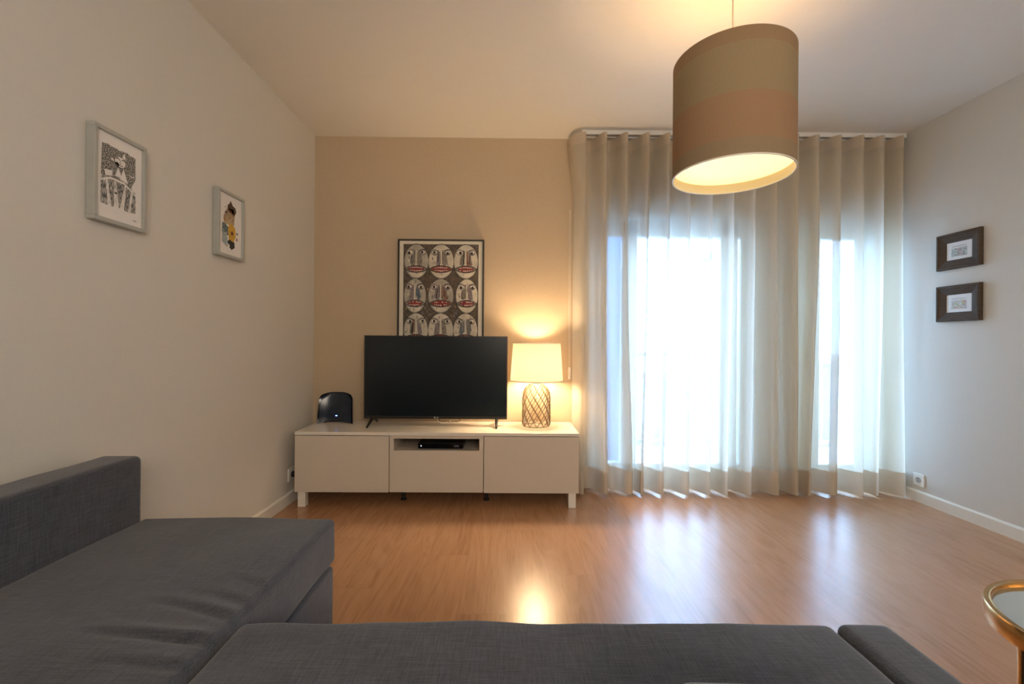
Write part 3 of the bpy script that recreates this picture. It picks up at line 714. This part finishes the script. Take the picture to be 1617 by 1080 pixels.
for k in range(160):
    u = rnd.uniform(pu0+0.01, pu1-0.01); v = rnd.uniform(pv0+0.015, pv1-0.015); s = rnd.uniform(0.004, 0.011)
    stroke(bm, [(u, v-s), (u+rnd.uniform(-.006, .006), v+s)], s*0.8, 2+rnd.random()*0.8, rnd.choice([6, 8, 9, 9, 7, 10]), fr_)
pitch_x = (pu1-pu0)/3; pitch_z = (pv1-pv0)/3
for r_ in range(3):
    for c in range(3):
        cx = pu0+pitch_x*(c+.5)+(0.006 if r_ == 1 else -0.002)*(c-1); cz = pv1-pitch_z*(r_+.5)-0.002
        rx, rz = pitch_x*0.53, pitch_z*0.52
        if cx-rx < pu0+.001: rx = cx-pu0-.001
        if cx+rx > pu1-.001: rx = pu1-.001-cx
        base = [11, 1, 1, 11, 11, 2, 1, 1, 1][r_*3+c]
        flat_poly(bm, ellipse_pts(cx, cz, rx*1.0, rz*1.0, 36), 3, 3, fr_)
        flat_poly(bm, ellipse_pts(cx, cz, rx*0.965, rz*0.965, 36), 4, 9, fr_)
        flat_poly(bm, ellipse_pts(cx+0.002, cz+0.002, rx*0.93, rz*0.93, 36), 5, base, fr_)
        flat_poly(bm, ellipse_pts(cx, cz-rz*0.62, rx*0.52, rz*0.26, 24), 6, 2, fr_)
        # nose: loose vertical strokes, one dark flank each side
        for side in (-1, 1):
            colr = rnd.choice([6, 7, 10, 9]) if side < 0 else rnd.choice([7, 10, 9, 6])
            for q in range(18):
                t = q/17; uu = cx+side*(0.006+0.026*rnd.random()); zt = cz+rz*(0.66-0.2*rnd.random()); zb = cz-rz*(0.02+0.22*rnd.random())
                uu2 = uu+side*rx*0.16*rnd.random()
                flat_poly(bm, [(uu-0.0022, zt), (uu+0.0022, zt), (uu2+0.005, zb), (uu2-0.004, zb)] if True else [], 7+rnd.random(), rnd.choice([colr, colr, 9, 3 if rnd.random() < .3 else colr]), fr_)
        stroke(bm, [(cx-0.001, cz+rz*0.62), (cx-0.002, cz-rz*0.18)], 0.0045, 8.5, 2, fr_)
        flat_poly(bm, ellipse_pts(cx-0.002, cz-rz*0.17, 0.008, 0.006, 12), 8.6, 2, fr_)
        for side in (-1, 1):
            ex, ez = cx+side*rx*0.50, cz+rz*0.50
            flat_poly(bm, ellipse_pts(ex-side*0.003, ez, 0.025, 0.021, 18), 8, rnd.choice([9, 11, 10]), fr_)
            flat_poly(bm, ellipse_pts(ex+0.001, ez+0.001, 0.017, 0.0125, 18), 9, 5, fr_)
            jx, jz = rnd.uniform(-.006, .006), rnd.uniform(-.005, .003)
            flat_poly(bm, ellipse_pts(ex+jx, ez+jz, 0.0098, 0.0102, 14), 10, 3, fr_)
            stroke(bm, [(ex-0.018, ez-0.004), (ex-0.008, ez-0.012), (ex+0.008, ez-0.012), (ex+0.018, ez-0.004)], 0.003, 10.5, 3, fr_)
            stroke(bm, [(ex-0.024, ez+0.017-side*0.002), (ex, ez+0.024), (ex+0.024, ez+0.016+side*0.003)], 0.005, 10, rnd.choice([3, 9]), fr_)
        for q in range(26):   # smudges over the cheeks
            a_ = rnd.uniform(0, 6.283); rr_ = rnd.uniform(0.25, 0.85)
            uu, vv = cx+rx*rr_*math.cos(a_), cz+rz*rr_*math.sin(a_)
            flat_poly(bm, ellipse_pts(uu, vv, rnd.uniform(.003, .007), rnd.uniform(.006, .016), 9), 6.2+rnd.random()*0.6, rnd.choice([1, 2, 11, 11, 9, 10]), fr_)
        # mouth
        mz = cz-rz*0.42; mw = rx*0.92; mh = rz*0.19
        lens = lambda w_, h_: [(cx+w_*math.cos(t), mz+h_*math.sin(t)*(abs(math.sin(t))**0.6)) for t in [2*math.pi*k/32 for k in range(32)]]
        flat_poly(bm, lens(mw, mh*1.12), 10, 3, fr_); flat_poly(bm, lens(mw*0.93, mh*0.86), 11, 9 if c != 1 else 7, fr_); flat_poly(bm, lens(mw*0.70, mh*0.84), 11.6, 4, fr_)
        for row in (-1, 1):
            for q in range(7):
                uu = cx+(q-3)*mw*0.155; hh = mh*0.22*(1-abs(q-3)/5)
                zz = mz+row*mh*(0.50-0.05*abs(q-3))+rnd.uniform(-.001, .001)
                if rnd.random() < 0.8: flat_poly(bm, ellipse_pts(uu, zz, mw*0.046, hh+0.001, 8), 12.5, 5, fr_)
finish('painted_faces', bm, pal, art)

# --- two silver-framed prints on the left wall
def left_frame(label, y0, y1, z0, z1):
    r_ = thing('picture_frame', label, 'picture', (XL, (y0+y1)/2, z0))
    xf = XL+0.031; w_ = 0.014
    finish('frame', B((XL+0.002, xf, y0, y1, z1-w_, z1), (XL+0.002, xf, y0, y1, z0, z0+w_), (XL+0.002, xf, y0, y0+w_, z0+w_, z1-w_), (XL+0.002, xf, y1-w_, y1, z0+w_, z1-w_)), M['alu_frame'], r_, bevel=0.0015)
    finish('mount_paper', B((XL+0.008, XL+0.020, y0+w_, y1-w_, z0+w_, z1-w_)), M['paper'], r_)
    a0, a1, b0, b1 = y0+w_, y1-w_, z0+w_, z1-w_
    return r_, (lambda u, v, d: (XL+0.0202+d*0.0002, a0+(a1-a0)*u, b0+(b1-b0)*v))
r_, fp = left_frame('silver-framed black and white pen drawing of a robed figure, left wall', 1.530, 1.752, 1.461, 1.786)
def hatch(name, c0, c1, sc):
    m, ns, ln, b = nt(name); b.inputs['Roughness'].default_value = 0.8
    tc = node(ns, 'ShaderNodeTexCoord'); n = node(ns, 'ShaderNodeTexNoise', Scale=1.0, Detail=2.0)
    mp = node(ns, 'ShaderNodeMapping'); mp.inputs['Scale'].default_value = sc; ln.new(tc.outputs['Object'], mp.inputs['Vector']); ln.new(mp.outputs[0], n.inputs['Vector'])
    cr = node(ns, 'ShaderNodeValToRGB'); cr.color_ramp.elements[0].position = 0.42; cr.color_ramp.elements[1].position = 0.6
    cr.color_ramp.elements[0].color = c0+(1,); cr.color_ramp.elements[1].color = c1+(1,)
    ln.new(n.outputs['Fac'], cr.inputs['Fac']); ln.new(cr.outputs['Color'], b.inputs['Base Color']); return m
ph = [hatch('pen_scribble', (0.05, 0.05, 0.045), (0.46, 0.44, 0.41), (1, 230, 230)), M['paper'], simple('pen_ink', (0.04, 0.038, 0.036), 0.8), hatch('pen_hatch', (0.07, 0.07, 0.065), (0.62, 0.6, 0.56), (1, 330, 60))]
bm = bmesh.new(); rnd = random.Random(11)
top = [(0.13+0.72*k/12, 0.865+rnd.uniform(-.012, .018)) for k in range(13)]
flat_poly(bm, [(0.11, 0.50)]+top+[(0.86, 0.46)], 1, 0, fp)
flat_poly(bm, [(0.11, 0.50), (0.86, 0.46), (0.86, 0.17), (0.72, 0.155), (0.5, 0.17), (0.3, 0.16), (0.11, 0.17)], 1, 3, fp)
flat_poly(bm, ellipse_pts(0.51, 0.725, 0.115, 0.062, 18), 2, 1, fp); flat_poly(bm, ellipse_pts(0.44, 0.685, 0.045, 0.03, 12), 2, 0, fp)                       # head
flat_poly(bm, [(0.55, 0.79), (0.60, 0.86), (0.63, 0.78)], 2, 1, fp)
flat_poly(bm, [(0.36, 0.74), (0.30, 0.72), (0.38, 0.70)], 2, 1, fp)
stroke(bm, [(0.41, 0.755), (0.46, 0.765), (0.50, 0.745)], 0.012, 3, 2, fp); stroke(bm, [(0.54, 0.755), (0.58, 0.765), (0.61, 0.75)], 0.010, 3, 2, fp); stroke(bm, [(0.52, 0.75), (0.50, 0.715), (0.53, 0.705)], 0.008, 3, 2, fp); stroke(bm, [(0.48, 0.69), (0.53, 0.682), (0.57, 0.69)], 0.008, 3, 2, fp); stroke(bm, [(0.40, 0.69), (0.43, 0.665), (0.52, 0.655)], 0.012, 3, 2, fp)
flat_poly(bm, [(0.40, 0.54), (0.47, 0.655), (0.55, 0.54)], 3, 1, fp); flat_poly(bm, [(0.50, 0.52), (0.58, 0.66), (0.68, 0.50)], 3.5, 1, fp)   # collar
flat_poly(bm, [(0.18, 0.57), (0.34, 0.585), (0.34, 0.525), (0.20, 0.50)], 3, 1, fp); flat_poly(bm, [(0.74, 0.45), (0.86, 0.60), (0.86, 0.42)], 3, 1, fp)
flat_poly(bm, [(0.11, 0.45), (0.30, 0.505), (0.60, 0.50), (0.86, 0.40), (0.86, 0.375), (0.60, 0.475), (0.30, 0.48), (0.11, 0.42)], 4, 1, fp)
for u0, u1, wd in ((0.22, 0.28, 0.06), (0.40, 0.42, 0.09), (0.62, 0.54, 0.07), (0.78, 0.70, 0.04)):
    flat_poly(bm, [(u0-0.015, 0.47), (u0+0.02, 0.47), (u1+wd/2+0.02, 0.16), (u1-wd/2, 0.16)], 4.5, 1, fp)
flat_poly(bm, ellipse_pts(0.42, 0.335, 0.022, 0.014, 10), 5.2, 2, fp)
for k in range(120):
    u = rnd.uniform(0.13, 0.82); v = rnd.uniform(0.17, 0.44); stroke(bm, [(u, v), (u+rnd.uniform(-.02, .02), v+rnd.uniform(.02, .05))], 0.0045, 5.5, 2, fp)
stroke(bm, [(0.70, 0.62), (0.76, 0.60), (0.82, 0.62)], 0.01, 5, 1, fp)
stroke(bm, [(0.80, 0.075), (0.88, 0.07)], 0.008, 5, 2, fp)
finish('pen_drawing', bm, ph, r_)
r_, fp = left_frame('silver-framed colourful castle-like print on the left wall nearer the corner', 2.182, 2.397, 1.466, 1.791)
ph = [simple('ink_brown', (0.11, 0.065, 0.04), 0.8, var=.3, scale=120), simple('sandstone', (0.46, 0.36, 0.22), 0.8, var=.35, scale=150), simple('amber', (0.60, 0.36, 0.05), 0.8, var=.15, scale=80),
      simple('steel_blue', (0.13, 0.17, 0.17), 0.8, var=.4, scale=150), simple('ink_black', (0.035, 0.03, 0.028), 0.8), simple('russet', (0.30, 0.12, 0.05), 0.8, var=.3), simple('sky_wash', (0.35, 0.42, 0.42), 0.8, var=.2), M['paper']]
bm = bmesh.new()
P_ = lambda d, mi, pts: flat_poly(bm, pts, d, mi, fp)
P_(1, 0, [(0.40, 0.74), (0.38, 0.83), (0.46, 0.87), (0.50, 0.92), (0.56, 0.89), (0.60, 0.85), (0.72, 0.83), (0.76, 0.77), (0.70, 0.70), (0.50, 0.70)])
P_(1, 1, [(0.24, 0.50), (0.20, 0.60), (0.24, 0.66), (0.30, 0.64), (0.36, 0.76), (0.40, 0.80), (0.52, 0.78), (0.64, 0.80), (0.70, 0.68), (0.66, 0.52)])
P_(2, 5, [(0.22, 0.55), (0.24, 0.70), (0.30, 0.55)]); P_(2, 0, [(0.30, 0.66), (0.36, 0.78), (0.38, 0.66)]); P_(2, 5, [(0.44, 0.60), (0.48, 0.70), (0.52, 0.60)]); P_(2, 0, [(0.56, 0.58), (0.60, 0.66), (0.64, 0.58)])
P_(1.5, 3, [(0.14, 0.36), (0.16, 0.52), (0.30, 0.50), (0.42, 0.46), (0.44, 0.34), (0.30, 0.30)])
P_(2.5, 2, [(0.44, 0.26), (0.40, 0.42), (0.44, 0.52), (0.56, 0.54), (0.72, 0.48), (0.74, 0.34), (0.64, 0.24)])
P_(3, 5, ellipse_pts(0.58, 0.38, 0.07, 0.035, 12)); P_(3.5, 0, ellipse_pts(0.58, 0.38, 0.03, 0.018, 10))
P_(2, 6, [(0.14, 0.20), (0.16, 0.36), (0.34, 0.36), (0.42, 0.20), (0.30, 0.14)])
P_(2.2, 4, [(0.38, 0.22), (0.46, 0.27), (0.68, 0.24), (0.70, 0.15), (0.56, 0.10), (0.44, 0.14)])
for u, v, w_, h_ in ((0.30, 0.62, .06, .13), (0.40, 0.66, .07, .15), (0.52, 0.64, .07, .14), (0.62, 0.60, .06, .15)):
    P_(2.6, 1, [(u-w_/2, v-h_/2), (u+w_/2, v-h_/2), (u+w_/2, v+h_/2), (u-w_/2, v+h_/2)]); P_(2.8, rnd.choice([0, 5]), [(u-w_*.7, v+h_/2), (u, v+h_/2+.05), (u+w_*.7, v+h_/2)])
    for q in range(3): P_(2.9, 4, [(u-.01, v-h_*.35+q*.045), (u+.012, v-h_*.35+q*.045), (u+.012, v-h_*.35+q*.045+.02), (u-.01, v-h_*.35+q*.045+.02)])
P_(3, 7, ellipse_pts(0.40, 0.155, 0.08, 0.03, 14)); P_(3.3, 4, ellipse_pts(0.36, 0.15, 0.025, 0.015, 10))
P_(2.4, 0, ellipse_pts(0.80, 0.40, 0.035, 0.02, 10)); P_(2.4, 5, ellipse_pts(0.79, 0.30, 0.03, 0.03, 10))
for k in range(26):
    u = rnd.uniform(0.22, 0.64); v = rnd.uniform(0.52, 0.80); stroke(bm, [(u, v), (u+rnd.uniform(-.03, .03), v+rnd.uniform(0, .02))], 0.010, 3.2, rnd.choice([0, 4, 7, 5]), fp)
for k in range(20):
    u = rnd.uniform(0.17, 0.40); v = rnd.uniform(0.18, 0.48); stroke(bm, [(u, v), (u+rnd.uniform(-.03, .03), v+rnd.uniform(0, .03))], 0.010, 3.2, rnd.choice([0, 4, 7, 3]), fp)
finish('castle_print', bm, ph, r_)

# --- two dark wooden frames on the right wall
M['walnut'] = None
m, ns, ln, b = nt('dark_wood'); b.inputs['Roughness'].default_value = 0.75; b.inputs['Specular IOR Level'].default_value = 0.2
tc = node(ns, 'ShaderNodeTexCoord'); mp = node(ns, 'ShaderNodeMapping'); mp.inputs['Scale'].default_value = (20, 20, 260); ln.new(tc.outputs['Object'], mp.inputs['Vector'])
n = node(ns, 'ShaderNodeTexNoise', Scale=1.0, Detail=4.0); ln.new(mp.outputs[0], n.inputs['Vector'])
cr = node(ns, 'ShaderNodeValToRGB'); cr.color_ramp.elements[0].color = (0.040, 0.028, 0.020, 1); cr.color_ramp.elements[1].color = (0.13, 0.095, 0.068, 1)
ln.new(n.outputs['Fac'], cr.inputs['Fac']); ln.new(cr.outputs['Color'], b.inputs['Base Color']); M['walnut'] = m
def right_frame(label, ya, yb, z0, z1, cols, seed):
    # ya nearer the camera, yb nearer the window
    r_ = thing('picture_frame', label, 'picture', (XR, (ya+yb)/2, z0))
    bm = bmesh.new(); steps = [(0.0, 0.002), (0.0, 0.022), (0.006, 0.026), (0.014, 0.026), (0.020, 0.021), (0.056, 0.013), (0.058, 0.006)]
    loops = []
    for ins, dep in steps:
        loops.append([bm.verts.new((XR-dep, yy, zz)) for yy, zz in ((ya+ins, z0+ins), (yb-ins, z0+ins), (yb-ins, z1-ins), (ya+ins, z1-ins))])
    for A, C in zip(loops[:-1], loops[1:]):
        for k in range(4): bm.faces.new((A[k], A[(k+1) % 4], C[(k+1) % 4], C[k]))
    finish('frame', bm, M['walnut'], r_)
    a0, a1, b0, b1 = ya+0.056, yb-0.056, z0+0.056, z1-0.056
    finish('mount_paper', B((XR-0.008, XR-0.003, a0, a1, b0, b1)), simple('card_white', (0.80, 0.82, 0.84), 0.7, var=0.01), r_)
    fq = lambda u, v, d: (XR-0.0085-d*0.0002, a1+(a0-a1)*u, b0+(b1-b0)*v)
    bm = bmesh.new(); rnd = random.Random(seed)
    mats = [simple('print_%s' % n_, c, 0.8, var=0.2, scale=90) for n_, c in cols]
    flat_poly(bm, [(0.20, 0.18), (0.80, 0.18), (0.80, 0.66), (0.20, 0.66)], 1, 0, fq)
    for k in range(90):
        u = rnd.uniform(0.21, 0.77); v = rnd.uniform(0.19, 0.64)
        s = rnd.uniform(0.01, 0.045)
        flat_poly(bm, ellipse_pts(u, v, min(s, .8-u), min(s*.8, .66-v, v-.18)+.002, 7), 2+rnd.random()*3, rnd.randrange(len(mats)) if not (u > .45 and u < .72) else rnd.choice([1, 2, len(mats)-1]), fq)
    for k in range(14):   # faint line of lettering-like marks over the picture
        u = 0.22+0.04*k
        flat_poly(bm, [(u, 0.72), (u+0.022, 0.72), (u+0.022, 0.765+0.02*(k % 3)), (u, 0.765)], 1, len(mats)-1, fq)
    finish('small_print', bm, mats, r_)
right_frame('upper dark wooden picture frame with greyish print on the right wall', 2.650, 2.925, 1.535, 1.758,
    [('pale_teal', (0.50, 0.58, 0.58)), ('dusty_pink', (0.52, 0.33, 0.35)), ('grey_teal', (0.30, 0.36, 0.36)), ('cloud', (0.68, 0.70, 0.70)), ('slate', (0.32, 0.34, 0.36))], 5)
right_frame('lower dark wooden picture frame with orange tinted print on the right wall', 2.650, 2.925, 1.208, 1.432,
    [('cool_white', (0.62, 0.64, 0.68)), ('peach', (0.72, 0.40, 0.24)), ('leaf', (0.42, 0.56, 0.30)), ('pink_wash', (0.66, 0.46, 0.48)), ('slate_two', (0.38, 0.42, 0.48))], 8)
